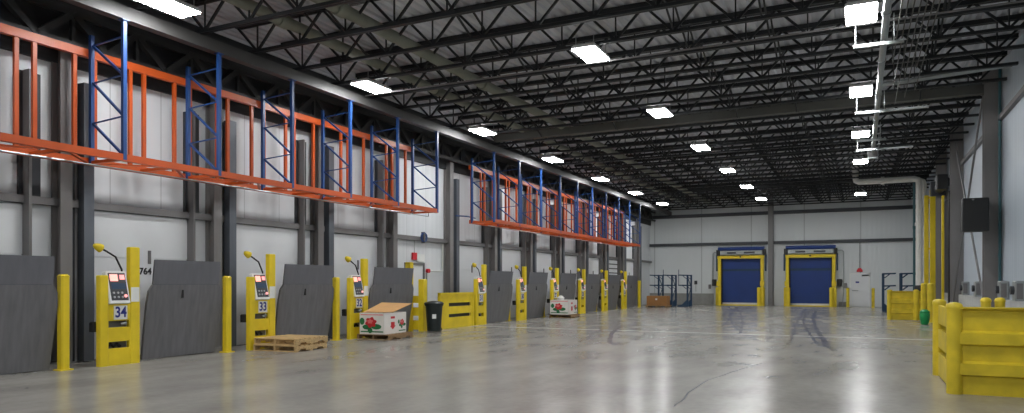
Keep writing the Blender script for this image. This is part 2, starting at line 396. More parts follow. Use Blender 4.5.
# ------------------------------------------------------------------ ceiling lights
LY = [14.7 + 5.95 * k for k in range(-3, 6)]
def make_light():
    r = empty('high_bay_light')
    MB().cbox(-.27, .27, -.52, .52, .02, .1, .03).build('housing', WHT, r)
    MB().box(-.255, .255, -.5, .5, 0, .02).build('diffuser', LAMP, r)
    for hx, hy in ((-.2, -.4), (.2, -.4), (-.2, .4), (.2, .4)): MB().bar((hx, hy, .1), (hx, hy, .3), .02, n=6).build('hanger', GALV, r)
    return r
LZ = H + 4.98
proto = None
for X, row in ((-11.2, 'in the row by the racks'), (-5.28, 'in the middle row'), (.02, 'in the row by the conduits')):
    ys = [y for y in LY if not (X > -1 and 38 < y < 39)]
    for i, y in enumerate(ys):
        lab = 'white ceiling light, %s from the end wall %s' % (ORD[len(ys) - 1 - i], row)
        if proto is None:
            o = proto = make_light(); o.location = (X, y, LZ)
        else:
            o = dup(proto, (X, y, LZ))
        tag(o, lab, 'ceiling light', 'high bay ceiling lights')

# ------------------------------------------------------------------ ceiling pipes
def pipe(name, pts, d, m, label, cat='pipe', coll=None, n=12):
    if coll:
        r = thing(name, label, cat)
        MB().tube(pts, d, n).build('run', m, r, True)
        for a, c in coll: MB().bar(a, c, d * 1.25, n=n).build('coupling', m, r, True)
        return r
    return tag(MB().tube(pts, d, n).build(name, m, None, True), label, cat)
for X, d, lab in ((-9.25, .26, 'thick grey insulated ceiling pipe, the one closer to the middle lights'), (-10.75, .24, 'thick grey insulated ceiling pipe, the one closer to the hanging racks')):
    z = H + 5.44
    pipe('ceiling_pipe', [(X, YF, z), (X, YB - .05, z)], d, PIPEG, lab, 'pipe', [((X, y, z), (X, y + .25, z)) for y in (5, 11, 17, 23.6, 29.5, 35.5, 41.5)])
pipe('sprinkler_line', [(XL + 1.6, 15.36, H + 5.02), (3.1, 15.36, H + 5.02)], .04, STEEL, 'thin sprinkler pipe crossing the roof before the wide girder', 'pipe', [((x, 15.2, H + 4.95), (x, 15.2, H + 4.958)) for x in (-9, -6, -3, -.5)], 8)
pipe('sprinkler_line', [(.5, 20.4, H + 5.05), (3.25, 20.4, H + 5.2)], .12, GALV, 'pale steel strut running from the conduits to the guard side wall', 'pipe', None, 4)
pipe('cable_duct', [(.42, YF, H + 4.75), (.42, 29.0, H + 4.75)], .13, GALV, 'pale galvanised duct running along the roof beside the lights', 'duct', [((.42, y, H + 4.75), (.42, y + .15, H + 4.75)) for y in (11, 14, 17, 20, 23, 26)], 8)
jb = thing('junction_box', 'grey junction box hung at the end of the pale roof duct', 'box', (.42, 29.17, H + 4.55))
MB().cbox(-.18, .18, -.15, .15, 0, .4, .02).build('enclosure', GALV, jb); MB().box(-.15, .15, -.165, -.15, .04, .36).build('cover', STEEL, jb)
cb = thing('conduit_bank', 'bank of thin parallel steel conduits on the roof beside the pale duct', 'conduits')
for i in range(7):
    x = .66 + .1 * i
    ye = 18.0 + (i * 3 % 7) * .7
    MB().tube([(x, YF + .1, H + 4.93), (x, ye, H + 4.93), (x, ye + .2, H + 5.2), (x, ye + .2, ZD - .05)], .024, 6).build('conduit', GIRD, cb)
for i, (y, nm) in enumerate(((15.3, 'first'), (21.3, 'second'), (25.5, 'third'), (27.3, 'fourth'))):
    t = thing('trapeze_hanger', '%s pale strut hanger under the roof duct counting in from the entrance end' % nm, 'hanger', (0, y, H + 4.58), 0, 'strut hangers of the roof duct')
    MB().bar((-.12, 0, 0), (.75 if i % 2 == 0 else 1.6, 0, 0), .06, .06).build('strut', GALV, t)
    for q in (-.08, .58): MB().bar((q, 0, 0), (q, 0, .55), .02, n=6).build('rod', GALV, t)
# white pipe that drops down the side wall
wp = thing('white_pipe', 'fat white pipe elbowed under the roof and dropping by the side wall', 'pipe')
z = 6.42
MB().tube([(-.2, 38.5, ZD - .1), (-.2, 38.5, z + .2), (-.17, 38.5, z + .06), (-.06, 38.5, z), (2.3, 38.5, z), (2.45, 38.5, z - .05), (2.5, 38.5, z - .2), (2.5, 38.5, 1.0)], .28, 14).build('run', PIPEW, wp, True)
MB().bar((.9, 38.5, z), (1.05, 38.5, z), .38, n=14).bar((2.5, 38.5, 4.2), (2.5, 38.5, 4.35), .36, n=14).build('coupling', PIPEW, wp, True)
MB().bar((2.5, 38.5, 0), (2.5, 38.5, 1.0), .2, n=12).lathe([(.13, 1.0), (.2, 1.05), (.2, 1.35), (.13, 1.4)], (2.5, 38.5, 0), 12).build('valve', DARK, wp, True)
pipe('white_downpipe', [(.4, 39.0, 6.42), (2.6, 39.0, 6.42), (2.72, 39.0, 6.37), (2.76, 39.0, 6.25), (2.76, 39.0, .0)], .17, PIPEW, 'thinner white downpipe just behind the fat white pipe')
pipe('teal_pipe', [(2.34, 39.2, 0), (2.34, 39.2, 6.6)], .1, TEAL, 'thin teal standpipe next to the white downpipe', 'pipe', [((2.34, 39.2, 1.9), (2.34, 39.2, 2.0)), ((2.34, 39.2, 4.1), (2.34, 39.2, 4.25))])

# ------------------------------------------------------------------ hanging racks
XFR, XBK = -12.0, -13.02
ZR, ZRT, ZP = H + 2.28, H + 4.3, H + 4.78
def rack(y0, n, label):
    P = 2.125
    r = thing('hanging_rack', label, 'rack', (0, y0, ZR), 0, 'racks hung along the dock wall')
    top, rt = ZP - ZR, ZRT - ZR
    L = P * n
    MB().box(XFR - .05, XFR + .03, 0, L, -.07, .06).box(XFR + .03, XFR + .045, 0, L, -.07, -.05).build('front_beam', ORG, r)
    MB().box(XBK - .03, XBK + .05, 0, L, -.07, .06).build('rear_beam', ORG, r)
    MB().box(XBK - .05, XBK + .05, 0, L, rt - .075, rt + .075).build('top_beam', ORG, r)
    uf = None
    for i in range(n + 1):
        y = P * i
        b = MB()
        b.box(XFR - .035, XFR + .035, y - .035, y + .035, -.06, top).box(XBK + .065, XBK + .135, y - .035, y + .035, -.06, top - .15)
        xf, xb = XFR - .04, XBK + .14
        for z in (.75, 1.5, 2.2): b.bar((xf, y, z), (xb, y, z - .05), .024)
        for za, zb in ((.06, .7), (.78, 1.46), (1.52, 2.15)): b.bar((xf, y, za), (xb, y, zb), .04)
        b.box(XFR - .07, XFR + .07, y - .07, y + .07, top - .02, top)
        b.build('upright_frame', BLU, r)
        MB().box(XBK + .05, XFR - .05, y - .03, y + .03, -.055, .0).build('crossmember', ORG, r)
        if i < n:
            MB().box(XBK + .05, XFR - .05, y + P/2 - .03, y + P/2 + .03, -.055, .0).build('crossmember', ORG, r)
            MB().bar((XBK + .06, y + .06, -.03), (XFR - .06, y + P/2 - .06, -.03), .05, .03).bar((XBK + .06, y + P - .06, -.03), (XFR - .06, y + P/2 + .06, -.03), .05, .03).build('floor_brace', ORG, r)
            for q in (.12, .85, 1.15, 1.86):
                MB().box(XBK - .03, XBK + .03, y + q - .035, y + q + .035, .06, rt - .07).build('back_bar', ORG, r)
    MB().tube([(XFR - .35, .2, -.16), (XFR - .35, L + .05, -.16), (XFR - .35, L + .05, -.05)], .03, 6).build('conduit', GALV, r)
    return r
rack(19.1 - 2.125 * 8, 8, 'orange and blue rack hung over the numbered docks up to the pedestrian door')
rack(23.0, 9, 'orange and blue rack hung over the farther docks toward the end wall')

# ------------------------------------------------------------------ dock stations, plates, posts
def panel_with_slots(mb, x0, x1, y0, y1, z1, slots):
    """sheet in the y-z plane with rectangular holes; slots = [(ya,yb,za,zb)] stacked upward with the same ya,yb"""
    z = 0.0
    for ya, yb, za, zb in slots:
        mb.box(x0, x1, y0, y1, z, za); mb.box(x0, x1, y0, ya, za, zb); mb.box(x0, x1, yb, y1, za, zb); z = zb
    mb.box(x0, x1, y0, y1, z, z1)
    return mb
SW = .80
def make_station():
    r = empty('dock_station')
    MB().cbox(-.1, .03, -.0, .16, 0, 1.64, .015).build('short_post', YEL, r)
    MB().cbox(-.12, .01, SW - .2, SW, 0, 2.17, .015).build('tall_post', YEL, r)
    p = panel_with_slots(MB(), -.03, -.005, .16, SW - .2, 1.12, [(.18, .585, .31, .43), (.18, .585, .69, .81)])
    p.box(-.1, -.03, .16, SW - .2, 1.08, 1.12).box(-.1, -.08, .16, SW - .2, 0, .25)
    p.build('guard_panel', YEL, r)
    MB().box(-.14, -.12, .2, SW - .2, .30, .5).box(-.14, -.12, .2, SW - .2, .68, .88).build('back_sheet', STEEL, r)
    MB().tube([(-.09, .2, .33), (-.09, .27, .39), (-.09, .33, .34), (-.09, .4, .38), (-.09, .46, .33)], .06, 8).build('cable_bundle', RUB, r)
    MB().bar((-.09, .48, .74), (-.04, .56, .76), .06, n=8).build('connector', GALV, r)
    # control box leaning back
    cb = MB().cbox(-.06, .06, .2, .6, 0, .6, .012).xf(Matrix.Translation((.02, -.04, 1.12)) @ Matrix.Rotation(R(-14), 4, 'Y'))
    c = cb.build('control_box', WHT, r)
    T = Matrix.Translation((.02, -.04, 1.12)) @ Matrix.Rotation(R(-14), 4, 'Y')
    MB().box(.06, .065, .235, .565, .05, .565).xf(T).build('face_plate', DARK, c)
    MB().box(.065, .07, .26, .41, .41, .54).xf(T).build('display', SCREEN2, c)
    MB().box(.065, .07, .45, .545, .44, .53).xf(T).build('display', SCREEN, c)
    MB().box(.065, .069, .27, .54, .26, .37).xf(T).build('keypad', NAVY, c)
    for yy in (.29, .37, .45):
        for zz in (.11, .19): MB().bar((.064, yy, zz), (.08, yy, zz), .04, n=10).xf(T).build('button', GALV, c)
    MB().bar((.064, .51, .13), (.085, .51, .13), .06, n=10).xf(T).build('stop_button', SCREEN, c)
    MB().box(-.005, .006, .28, .54, .83, 1.085).build('number_plate', WHT, r)
    MB().box(0, .004, SW - .19, SW - .02, 1.15, 1.42).xf(Matrix.Translation((.008, 0, 0))).build('notice', WHT, r)
    # gooseneck lamp
    pts = [(-.1, SW - .27, 1.1), (-.1, SW - .28, 1.5), (-.1, SW - .3, 1.75), (-.1, SW - .42, 1.98), (-.1, SW - .6, 2.08), (-.1, SW - .78, 2.16)]
    g = MB().tube(pts, .035, 8).build('lamp_arm', RUB, r, True)
    T2 = Matrix.Translation((-.1, SW - .8, 2.17)) @ Matrix.Rotation(R(-115), 4, 'X')
    MB().lathe([(.03, -.03), (.05, 0), (.07, .05), (.08, .11), (.07, .12)], n=14).xf(T2).build('lamp_head', YEL, g, True)
    # wheel-lock hook and hose on the back
    MB().cbox(-.24, -.1, -.04, .08, .62, .8, .02).build('hose_connector', RUB, r)
    return r
def make_leveler():
    r = empty('dock_leveler')
    W = .88
    ln = lambda z: .27 * z / 1.95           # the raised plate leans toward the hall
    t = .06
    def slab(poly, off, th, nm, m, par):
        return MB().prism(poly, lambda y, z, s: (ln(z) + off + s, y, z), 0, th).build(nm, m, par)
    deck = slab([(-W, .02), (W - .05, .02), (W, 1.1), (W - .02, 1.34), (W - .1, 1.47), (-W + .1, 1.47), (-W + .02, 1.34), (-W, 1.1)], 0, t, 'deck_plate', PLATE, r)
    slab([(-W + .1, 1.475), (W - .1, 1.475), (W - .1, 1.95), (-W + .1, 1.95)], .004, t - .02, 'lip', LIPM, r)
    b = MB()
    for i in range(5):
        y = -W + .2 + i * (2*W - .4) / 4
        b.prism([(y - .03, .05), (y + .03, .05), (y + .03, 1.4), (y - .03, 1.4)], lambda p, q, s: (ln(q) + s, p, q), -.1, 0)
    b.build('rib', DARK, r)
    MB().bar((ln(1.47) + .02, -W + .12, 1.47), (ln(1.47) + .02, W - .12, 1.47), .05, n=8).build('hinge', DARK, r)
    MB().box(ln(1.3) + t - .015, ln(1.3) + t + .012, -.13, -.09, 1.2, 1.36).build('pull_slot', RUB, r)
    MB().prism([(-W - .1, .95), (-W - .0, .95), (-W + .01, 1.34), (-W - .06, 1.34)], lambda p, q, s: (s, p, q), -.14, -.02).build('bumper', RUB, r)
    MB().box(-.12, -.02, -W - .02, -W + .03, .62, .92).build('bumper_bracket', WHT, r)
    return r
st0, lv0, po0 = make_station(), make_leveler(), None
def make_post():
    r = empty('guard_post')
    MB().cbox(-.08, .08, -.072, .072, 0, 1.62, .025).build('shaft', YEL, r); MB().cbox(-.085, .085, -.077, .077, 1.6, 1.65, .03).build('cap', YEL, r)
    MB().box(-.11, .11, -.11, .11, 0, .02).build('base_plate', YEL, r)
    return r
po0 = make_post()
nums = {0: '34', 1: '33', 2: '32', 4: '31', 5: '30', 6: '29', 7: '28', 8: '27', 9: '26'}
plab = {-1: 'standing grey steel dock plate before the yellow station marked 34', 0: 'standing grey steel dock plate between the stations marked 34 and 33',
        1: 'standing grey steel dock plate behind the stacked wooden pallets', 2: 'standing grey steel dock plate behind the carton with an open flap'}
slab_ = {0: 'yellow dock station with control box and sign 34', 1: 'yellow dock station with sign 33 behind the stacked pallets', 2: 'yellow dock station with sign 32 beside the fruit carton'}
first = [True, True, True]
for k in range(-1, 10):
    S = 8.94 + BAY * k
    if k in nums:
        o = st0 if first[0] else dup(st0, skip=())
        first[0] = False
        o.location = (-12.2, S - SW, 0)
        tag(o, slab_.get(k) or ('yellow dock station with control box, %s one past the low yellow fence' % ORD[k - 4]) if k > 4 else slab_.get(k) or 'yellow dock station adjoining the low yellow fence', 'dock station', 'yellow dock control stations')
    if k != 3:
        o = lv0 if first[1] else dup(lv0)
        first[1] = False
        wd = {-1: .88, 0: .88, 1: .96}.get(k, 1.07)          # the plates past station 32 are wider
        o.location = (-12.53, S + .24 + wd, 0); o.scale = (1, wd / .88, 1)
        tag(o, plab.get(k) or 'standing grey steel dock plate, %s one past the low yellow fence' % ORD[k - 4], 'dock plate', 'raised steel dock plates')
        if k != 2:
            o = po0 if first[2] else dup(po0)
            first[2] = False
            o.location = (-12.32, S + {-1: 2.1, 0: 2.16}.get(k, 2.27), 0) if k < 2 else (-12.58, S + 2.52, 0) if k < 9 else (-12.3, S + 2.95, 0)
            tag(o, {-1: 'square yellow post between the edge plate and station 34', 0: 'square yellow post between the plate and station 33', 1: 'square yellow post between the plate and station 32'}.get(k) or
                'square yellow post beside the %s steel plate past the low fence' % ORD[k - 4], 'post', 'yellow posts beside the dock plates')
for o in [x for x in bpy.data.objects if x.name.split('.')[0] == 'dock_station']:
    k = round((o.location.y + SW - 8.94) / BAY)
    text_obj('lettering', nums[k], .27, BLUINK, o, (.0075, .41, .957), (R(90), 0, R(90)), .001, .007, .85)
# guard of the bay without a dock: tall post, short post, rails; then the low fence
g = thing('door_guard', 'yellow guard with a tall and a short post behind the fruit carton', 'guard', (-12.25, 17.93, 0))
MB().cbox(-.45, -.26, .42, .62, 0, 2.15, .02).build('tall_post', YEL, g); MB().cbox(-.05, .15, .55, .77, 0, 1.62, .02).build('short_post', YEL, g)
for z0, z1 in ((.05, .34), (.48, .74), (.88, 1.1)): MB().box(-.26, -.05, .57, .61, z0, z1).build('rail', YEL, g)
f = thing('low_fence', 'low yellow steel fence with two slots beside the dark bin', 'fence', (-12.2, 19.6, 0))
b = panel_with_slots(MB(), -.03, 0, .1, 2.2, 1.1, [(.55, 2.0, .36, .47), (.55, 2.0, .72, .84)]); b.box(-.09, .03, .0, 2.2, 1.1, 1.18)
b.build('panel', YEL, f)
MB().cbox(-.1, .02, 0, .12, 0, 1.15, .015).build('post', YEL, f); MB().cbox(-.1, .02, 2.1, 2.22, 0, 1.15, .015).build('post', YEL, f)
MB().box(-.12, -.1, .3, 2.1, .3, .9).build('back_sheet', DARK, f)

# ------------------------------------------------------------------ pallets and cartons
def make_pallet(m, W=1.2, D=1.0):
    r = empty('wooden_pallet')
    for i in range(7):
        y = -D/2 + (D - .1) * i / 6
        MB().cbox(-W/2, W/2, y, y + .1, .122, .142, .004).build('deck_board', m, r)
    for i in range(3):
        x = -W/2 + (W - .045) * i / 2
        q = MB().prism([(-D/2, .02), (-D/2 + .14, .02), (-D/2 + .17, .06), (-D/2 + .34, .06), (-D/2 + .37, .02), (D/2 - .37, .02), (D/2 - .34, .06), (D/2 - .17, .06), (D/2 - .14, .02), (D/2, .02), (D/2, .122), (-D/2, .122)],
                       lambda p, z, s: (s, p, z), x, x + .045)
        q.build('stringer', m, r)
    for y in (-D/2, -.05, D/2 - .1):
        MB().cbox(-W/2, W/2, y, y + .1, 0, .02, .004).build('bottom_board', m, r)
    return r
p0 = make_pallet(WOOD, 1.14, 1.12); p0.location = (-11.56, 12.22, 0); p0.rotation_euler = (0, 0, R(5))
tag(p0, 'bare wooden pallet at the bottom of the stack by station 33', 'pallet', 'bare wooden pallets')
dup(p0, (-11.555, 12.24, .143), R(4), 'bare wooden pallet on top of the stack by station 33')
def make_bin(W, D, Hh, wall):
    """open carton: four printed sides, inner face, printed fruit art on two sides"""
    r = empty('fruit_carton')
    t = .015
    MB().box(-W/2, W/2, -D/2, -D/2 + t, 0, Hh).box(-W/2, W/2, D/2 - t, D/2, 0, Hh).box(-W/2, -W/2 + t, -D/2 + t, D/2 - t, 0, Hh).box(W/2 - t, W/2, -D/2 + t, D/2 - t, 0, Hh).box(-W/2 + t, W/2 - t, -D/2 + t, D/2 - t, 0, .03).build('walls', CARTON, r)
    def disc(b, fn, u, v, rad, sq=1.0, n=12, amp=0.0, lob=5):
        b.prism([(u + rad*(1 + amp*math.sin(lob*a))*math.cos(a), v + sq*rad*(1 + amp*math.sin(lob*a))*math.sin(a)) for a in [2*math.pi*i/n for i in range(n)]], fn, 0, .003)
    front = lambda u, v, s: (u, -D/2 - s, v)
    side = lambda u, v, s: (W/2 + s, u, v)
    def bloom(fn, u, v, k, nm):
        b = MB(); disc(b, fn, u - .10*k, v - .10*k, .11*k, .5); disc(b, fn, u + .13*k, v - .09*k, .13*k, .45); disc(b, fn, u - .02*k, v - .17*k, .06*k, 1.0); disc(b, fn, u - .22*k, v + .02*k, .06*k, 1.3)
        b.build('leaf_print', GREEN, r)
        b = MB(); disc(b, lambda p, q, s: fn(p, q, s + .0015), u, v, .13*k, .8, 30, .15, 6); b.build('fruit_print', RED, r)
        b = MB(); disc(b, lambda p, q, s: fn(p, q, s + .003), u - .02*k, v + .02*k, .065*k, .7, 20, .2, 5); b.build('fruit_print', PINK, r)
    bloom(front, -.03, Hh*.56, 1.25, 'a'); bloom(side, D*.3, Hh*.52, .75, 'b')
    b = MB(); b.box(-W*.46, W*.46, -D/2 - .002, -D/2, Hh*.90, Hh*.94); b.build('print_band', PINK, r)
    MB().box(-W*.46, W*.46, -D/2 - .002, -D/2, Hh*.09, Hh*.15).build('print_band', GREEN, r); MB().box(W/2, W/2 + .002, D*.15, D*.46, Hh*.09, Hh*.14).build('print_band', GREEN, r)
    b = MB()
    u0 = -D*.12
    b.prism([(u0 - .1, .0 + Hh*.72), (u0 + .1, Hh*.72), (u0 + .1, Hh*.83), (u0 - .1, Hh*.83)], side, 0, .003)
    b.prism([(u0, Hh*.2), (u0 + .14, Hh*.38), (u0 + .09, Hh*.38), (u0 + .09, Hh*.56), (u0 - .09, Hh*.56), (u0 - .09, Hh*.38), (u0 - .14, Hh*.38)], side, 0, .003)
    b.build('arrow_print', RED, r)
    return r
p1 = make_pallet(WOODD, 1.0, 1.2); p1.location = (-11.60, 15.84, 0); p1.rotation_euler = (0, 0, R(4))
tag(p1, 'wooden pallet under the white fruit carton with an open flap', 'pallet')
c1 = make_bin(.76, 1.12, .56, CARTON); c1.location = (-11.64, 15.80, .143); c1.rotation_euler = (0, 0, R(4))
tag(c1, 'white fruit carton with an open brown flap beside station 32', 'carton', 'printed fruit cartons')
fl = MB()
lo = [(-.30, -.52, .563), (.36, -.10, .563), (.50, .66, .78), (-.36, .48, .80)]
hi = [(x, y, z + .014) for x, y, z in lo]
fl._add(lo + hi, [(3, 2, 1, 0), (4, 5, 6, 7), (0, 1, 5, 4), (1, 2, 6, 5), (2, 3, 7, 6), (3, 0, 4, 7)])
o = fl.build('lid_flap', CARD, c1); o['label'] = 'brown cardboard flap standing open'
p2 = make_pallet(WOODD, 1.0, 1.2); p2.location = (-11.62, 28.95, 0); p2.rotation_euler = (0, 0, R(2))
tag(p2, 'dark wooden pallet under the fruit carton with a white bag', 'pallet')
c2 = make_bin(.84, 1.15, .62, CARTON); c2.location = (-11.64, 28.9, .143); c2.rotation_euler = (0, 0, R(2))
tag(c2, 'white fruit carton with a white bag on top farther along the dock', 'carton', 'printed fruit cartons')
b = MB(); prof = [(.02, 0)] + [(.16 * math.sin(math.pi * i / 8) * (1 + .15 * ((i * 7) % 3 - 1)), .15 - .15 * math.cos(math.pi * i / 8)) for i in range(1, 8)] + [(.02, .30)]
b.lathe(prof, (0, 0, 0), 9); o = b.build('white_bag', WHT, None, True); o.location = (-11.72, 28.75, .143 + .515)
tag(o, 'crumpled white bag bulging from the top of the farther fruit carton', 'bag')
MB().cbox(-.40, .40, -.55, .55, .035, .5, .02).build('contents', WHT, c2)

# bin, brown carton
t = thing('trash_bin', 'dark plastic trash bin with a white label by the low fence', 'bin', (-11.73, 18.5, 0))
MB().lathe([(.21, .03), (.215, .1), (.26, .8), (.285, .8), (.29, .84), (.27, .85)], (0, 0, 0), 20).build('body', BIN, t, True)
MB().lathe([(.3, .84), (.305, .88), (.26, .92), (.08, .95), (.02, .95)], (0, 0, 0), 20).build('lid', BIN, t, True)
MB().bar((-.12, .2, .07), (.12, .2, .07), .13, n=12).build('wheel', RUB, t)
MB().prism([(-.06, .42), (.06, .42), (.06, .55), (-.06, .55)], lambda p, q, s: (p * .83 + s * .55, -s * .83 + p * .55, q), .232, .246).build('sticker', WHT, t)
t = thing('pallet_skid', 'low dark pallet under the plain brown carton', 'pallet', (-11.25, 43.6, 0))
MB().box(-.72, .72, -.5, .5, .08, .12).build('deck', WOODD, t)
for x in (-.66, -.06, .54): MB().box(x, x + .12, -.5, .5, 0, .08).build('runner', WOODD, t)
t = thing('brown_carton', 'plain brown carton before the blue storage racks', 'carton', (-11.25, 43.6, .12))
MB().cbox(-.62, .62, -.45, .45, 0, .58, .01).build('body', CARDD, t); MB().box(-.07, .05, -.455, -.45, .33, .43).build('label_sticker', WHT, t)
MB().box(-.6, .6, -.03, .03, .58, .584).build('tape', CARD, t)

# blue cantilever storage racks
def make_cant(sgn, rod):
    r = empty('cantilever_rack')
    for y in (-.55, .55):
        MB().cbox(-.05, .05, y - .05, y + .05, 0, 2.02, .01).build('upright', NAVY, r)
        for z in (1.34, 1.98):
            MB().bar((0, y, z), (sgn * .58, y, z + .02), .05, .07).bar((sgn * .06, y, z - .22), (sgn * .3, y, z - .02), .035).build('arm', NAVY, r)
        MB().prism([(0, 0), (sgn*.62, 0), (sgn*.62, .09), (sgn*.35, .14), (sgn*.06, .42), (0, .42)], lambda p, q, s: (p, y + s, q), -.04, .04).build('base', NAVY, r)
    MB().bar((0, -.5, .5), (0, .5, 1.2), .04).bar((0, -.5, 1.9), (0, .5, 1.2), .04).build('brace', NAVY, r)
    if rod: MB().bar((sgn * .55, -.55, 1.34), (sgn * .55, -.55, 2.35), .04, n=8).build('stop_rod', NAVY, r)
    return r
L1 = make_cant(-1, False); L1.location = (-11.55, 45.4, 0); tag(L1, 'blue cantilever storage rack standing behind the plain brown carton', 'storage rack', 'blue cantilever racks')
L2 = make_cant(-1, True); L2.location = (-10.7, 45.4, 0); tag(L2, 'blue cantilever storage rack with a stop rod, the middle of three', 'storage rack', 'blue cantilever racks')
dup(L2, (-9.72, 45.4, 0), 0, 'blue cantilever storage rack with a stop rod, closest to a blue door')
L3 = make_cant(1, False); L3.location = (1.1, 42.5, 0); tag(L3, 'blue cantilever storage rack in front of the white exit door side', 'storage rack', 'blue cantilever racks')
L3['label'] = 'blue cantilever storage rack at the corner post of the farther yellow barrier'
dup(L3, (1.92, 42.3, 0), 0, 'blue cantilever storage rack beside the white downpipe')

# ------------------------------------------------------------------ blue doors on the end wall
def blue_door(xc, idx, label):
    yw = YB
    d = struct(MB().box(xc - 1.24, xc + 1.24, yw - .16, yw - .1, .12, 3.12).build('door_%d' % idx, CURT))
    for z in (.72, 1.32, 1.92, 2.52):
        MB().bar((xc - 1.22, yw - .17, z), (xc + 1.22, yw - .17, z), .035).build('wind_bar', CURT, d)
    MB().box(xc - 1.22, xc + 1.22, yw - .18, yw - .16, 2.3, 2.45).build('reinforcing_strip', NAVY, d)
    MB().box(xc - 1.24, xc + 1.24, yw - .2, yw - .1, .06, .17).build('bottom_edge', WHT, d)
    MB().tube([(xc - 1.5, yw - .3, 3.8), (xc + 1.5, yw - .3, 3.8)], .26, 14).build('roll', CURT, d, True)
    MB().box(xc - 1.35, xc + 1.35, yw - .38, yw - .05, 3.42, 3.68).build('header_box', GALV, d)
    MB().box(xc - .9, xc - .3, yw - .4, yw - .38, 3.48, 3.6).box(xc + .2, xc + .9, yw - .4, yw - .38, 3.48, 3.6).build('header_plate', DARK, d)
    for s in (-1, 1):
        MB().box(xc + s*1.5 - .09, xc + s*1.5 + .09, yw - .45, yw - .1, 3.34, 3.74).build('bracket', BLACK, d)
        MB().box(xc + s*1.58 - .05, xc + s*1.58 + .05, yw - .3, yw - .16, 2.3, 3.4).build('side_arm', NAVY, d)
        MB().box(xc + s*1.28 - .06, xc + s*1.28 + .06, yw - .2, yw, 0, 3.15).build('side_guide', BLACK, d)
    fr = thing('door_guard_frame', label, 'guard frame', (xc, yw - .42, 0), 0, 'yellow guard frames of the blue doors')
    for s in (-1, 1):
        MB().cbox(s*1.38 - .1, s*1.38 + .1, -.1, .12, 0, 3.14, .02).build('jamb', YEL, fr)
        a = MB().cbox(s*1.43 - .13, s*1.43 + .13, -.5, -.12, 0, 1.22, .04).build('guard_box', YEL, fr)
        MB().cbox(s*1.25 - .1, s*1.25 + .1, -.85, -.65, 0, 1.22, .04).build('guard_post', YEL, fr)
        MB().box(s*1.40 - .13, s*1.40 + .13, -.3, -.1, 1.3, 1.62).build('collar', YEL, fr)
    MB().cbox(-1.51, 1.51, -.1, .12, 3.14, 3.34, .02).build('lintel_guard', YEL, fr)
    MB().bar((0, -.14, 3.26), (0, -.1, 3.26), .12, n=10).build('sensor', BLACK, fr)
    MB().box(-1.4, 1.4, -.45, .1, 0, .06).build('threshold', YEL, fr)
blue_door(-7.2, 12, 'yellow guard frame around the blue door next to the storage racks')
blue_door(-2.88, 13, 'yellow guard frame around the blue door next to the white exit door')
ed = struct(MB().box(-.52, .48, YB - .06, YB, .02, 2.05).build('door_14', DOORW))
MB().box(-.6, -.52, YB - .08, YB, 0, 2.13).box(.48, .56, YB - .08, YB, 0, 2.13).box(-.6, .56, YB - .08, YB, 2.05, 2.13).build('door_frame', WHT, ed)
MB().bar((-.45, YB - .1, 1.02), (-.1, YB - .1, 1.02), .05, n=8).build('push_bar', GALV, ed)
MB().box(.1, .5, YB - .14, YB - .06, 1.95, 2.02).build('door_closer', DARK, ed)
MB().box(-.25, -.05, YB - .064, YB - .06, 1.5, 1.6).build('notice', BLUINK, ed)
def bollard(x, y, h, d, lab, grp):
    t = thing('bollard', lab, 'bollard', (x, y, 0), 0, grp)
    MB().lathe([(d/2, 0), (d/2, h - .06)], n=18).build('post', YELD, t, True)
    MB().lathe([(d/2 + .008, h - .08), (d/2 + .008, h - .05), (d/2*.85, h - .015), (d/2*.4, h), (.01, h)], n=18).build('cap', YELD, t, True)
    MB().lathe([(d/2 + .012, 0), (d/2 + .012, .015)], n=18).build('collar', YELD, t)
    return t
bollard(-.68, 48.9, 1.2, .18, 'yellow bollard between the white exit door and the blue door', 'bollards by the exit door')
bollard(.72, 48.6, 1.2, .18, 'yellow bollard on the hinge side of the white exit door', 'bollards by the exit door')
# door motors and conduits
for xm, where in ((-8.98, 'by the blue door next to the storage racks'), (-1.18, 'by the blue door next to the exit door')):
    t = thing('door_controller', 'dark control box and conduit ' + where, 'control box', (xm, YB - .02, 0))
    MB().cbox(-.14, .14, -.2, 0, 1.3, 1.75, .02).build('enclosure', BLACK, t)
    MB().tube([(-.1, -.08, 1.7), (-.1, -.08, 3.5), (-.0, -.08, 3.6), (.3, -.08, 3.6)] if xm < -5 else [(.18, -.08, 0.05), (.25, -.08, 1.2), (.25, -.08, 3.5), (.15, -.08, 3.6), (-.2, -.08, 3.6)], .05, 8).build('conduit', GALV, t)
    MB().cbox(-.4, -.24, -.1, 0, 1.1, 1.4, .02).build('switch_box', STEEL, t) if xm < -5 else MB().cbox(.24, .42, -.1, 0, 1.2, 1.5, .02).build('switch_box', STEEL, t)
t = thing('wall_outlet', 'small dark outlet box on the end wall by the storage racks', 'outlet', (-10.25, YB - .01, 1.4))
MB().cbox(-.1, .1, -.08, 0, 0, .26, .02).build('box', DARK, t); MB().box(-.02, .02, -.04, 0, -.5, 0).build('conduit', GALV, t)
t = thing('alarm_light', 'red alarm light hung on a thin rod above the white exit door', 'alarm light', (-.02, YB - .064, 2.2))
MB().prism([(-.17, 0), (.17, 0), (.17, .1), (.08, .24), (-.08, .24), (-.17, .1)], lambda p, q, s: (p, s, q), -.06, .06).build('housing', RED, t)
MB().bar((0, 0, .22), (0, 0, 1.87), .025, n=6).build('rod', DARK, t)

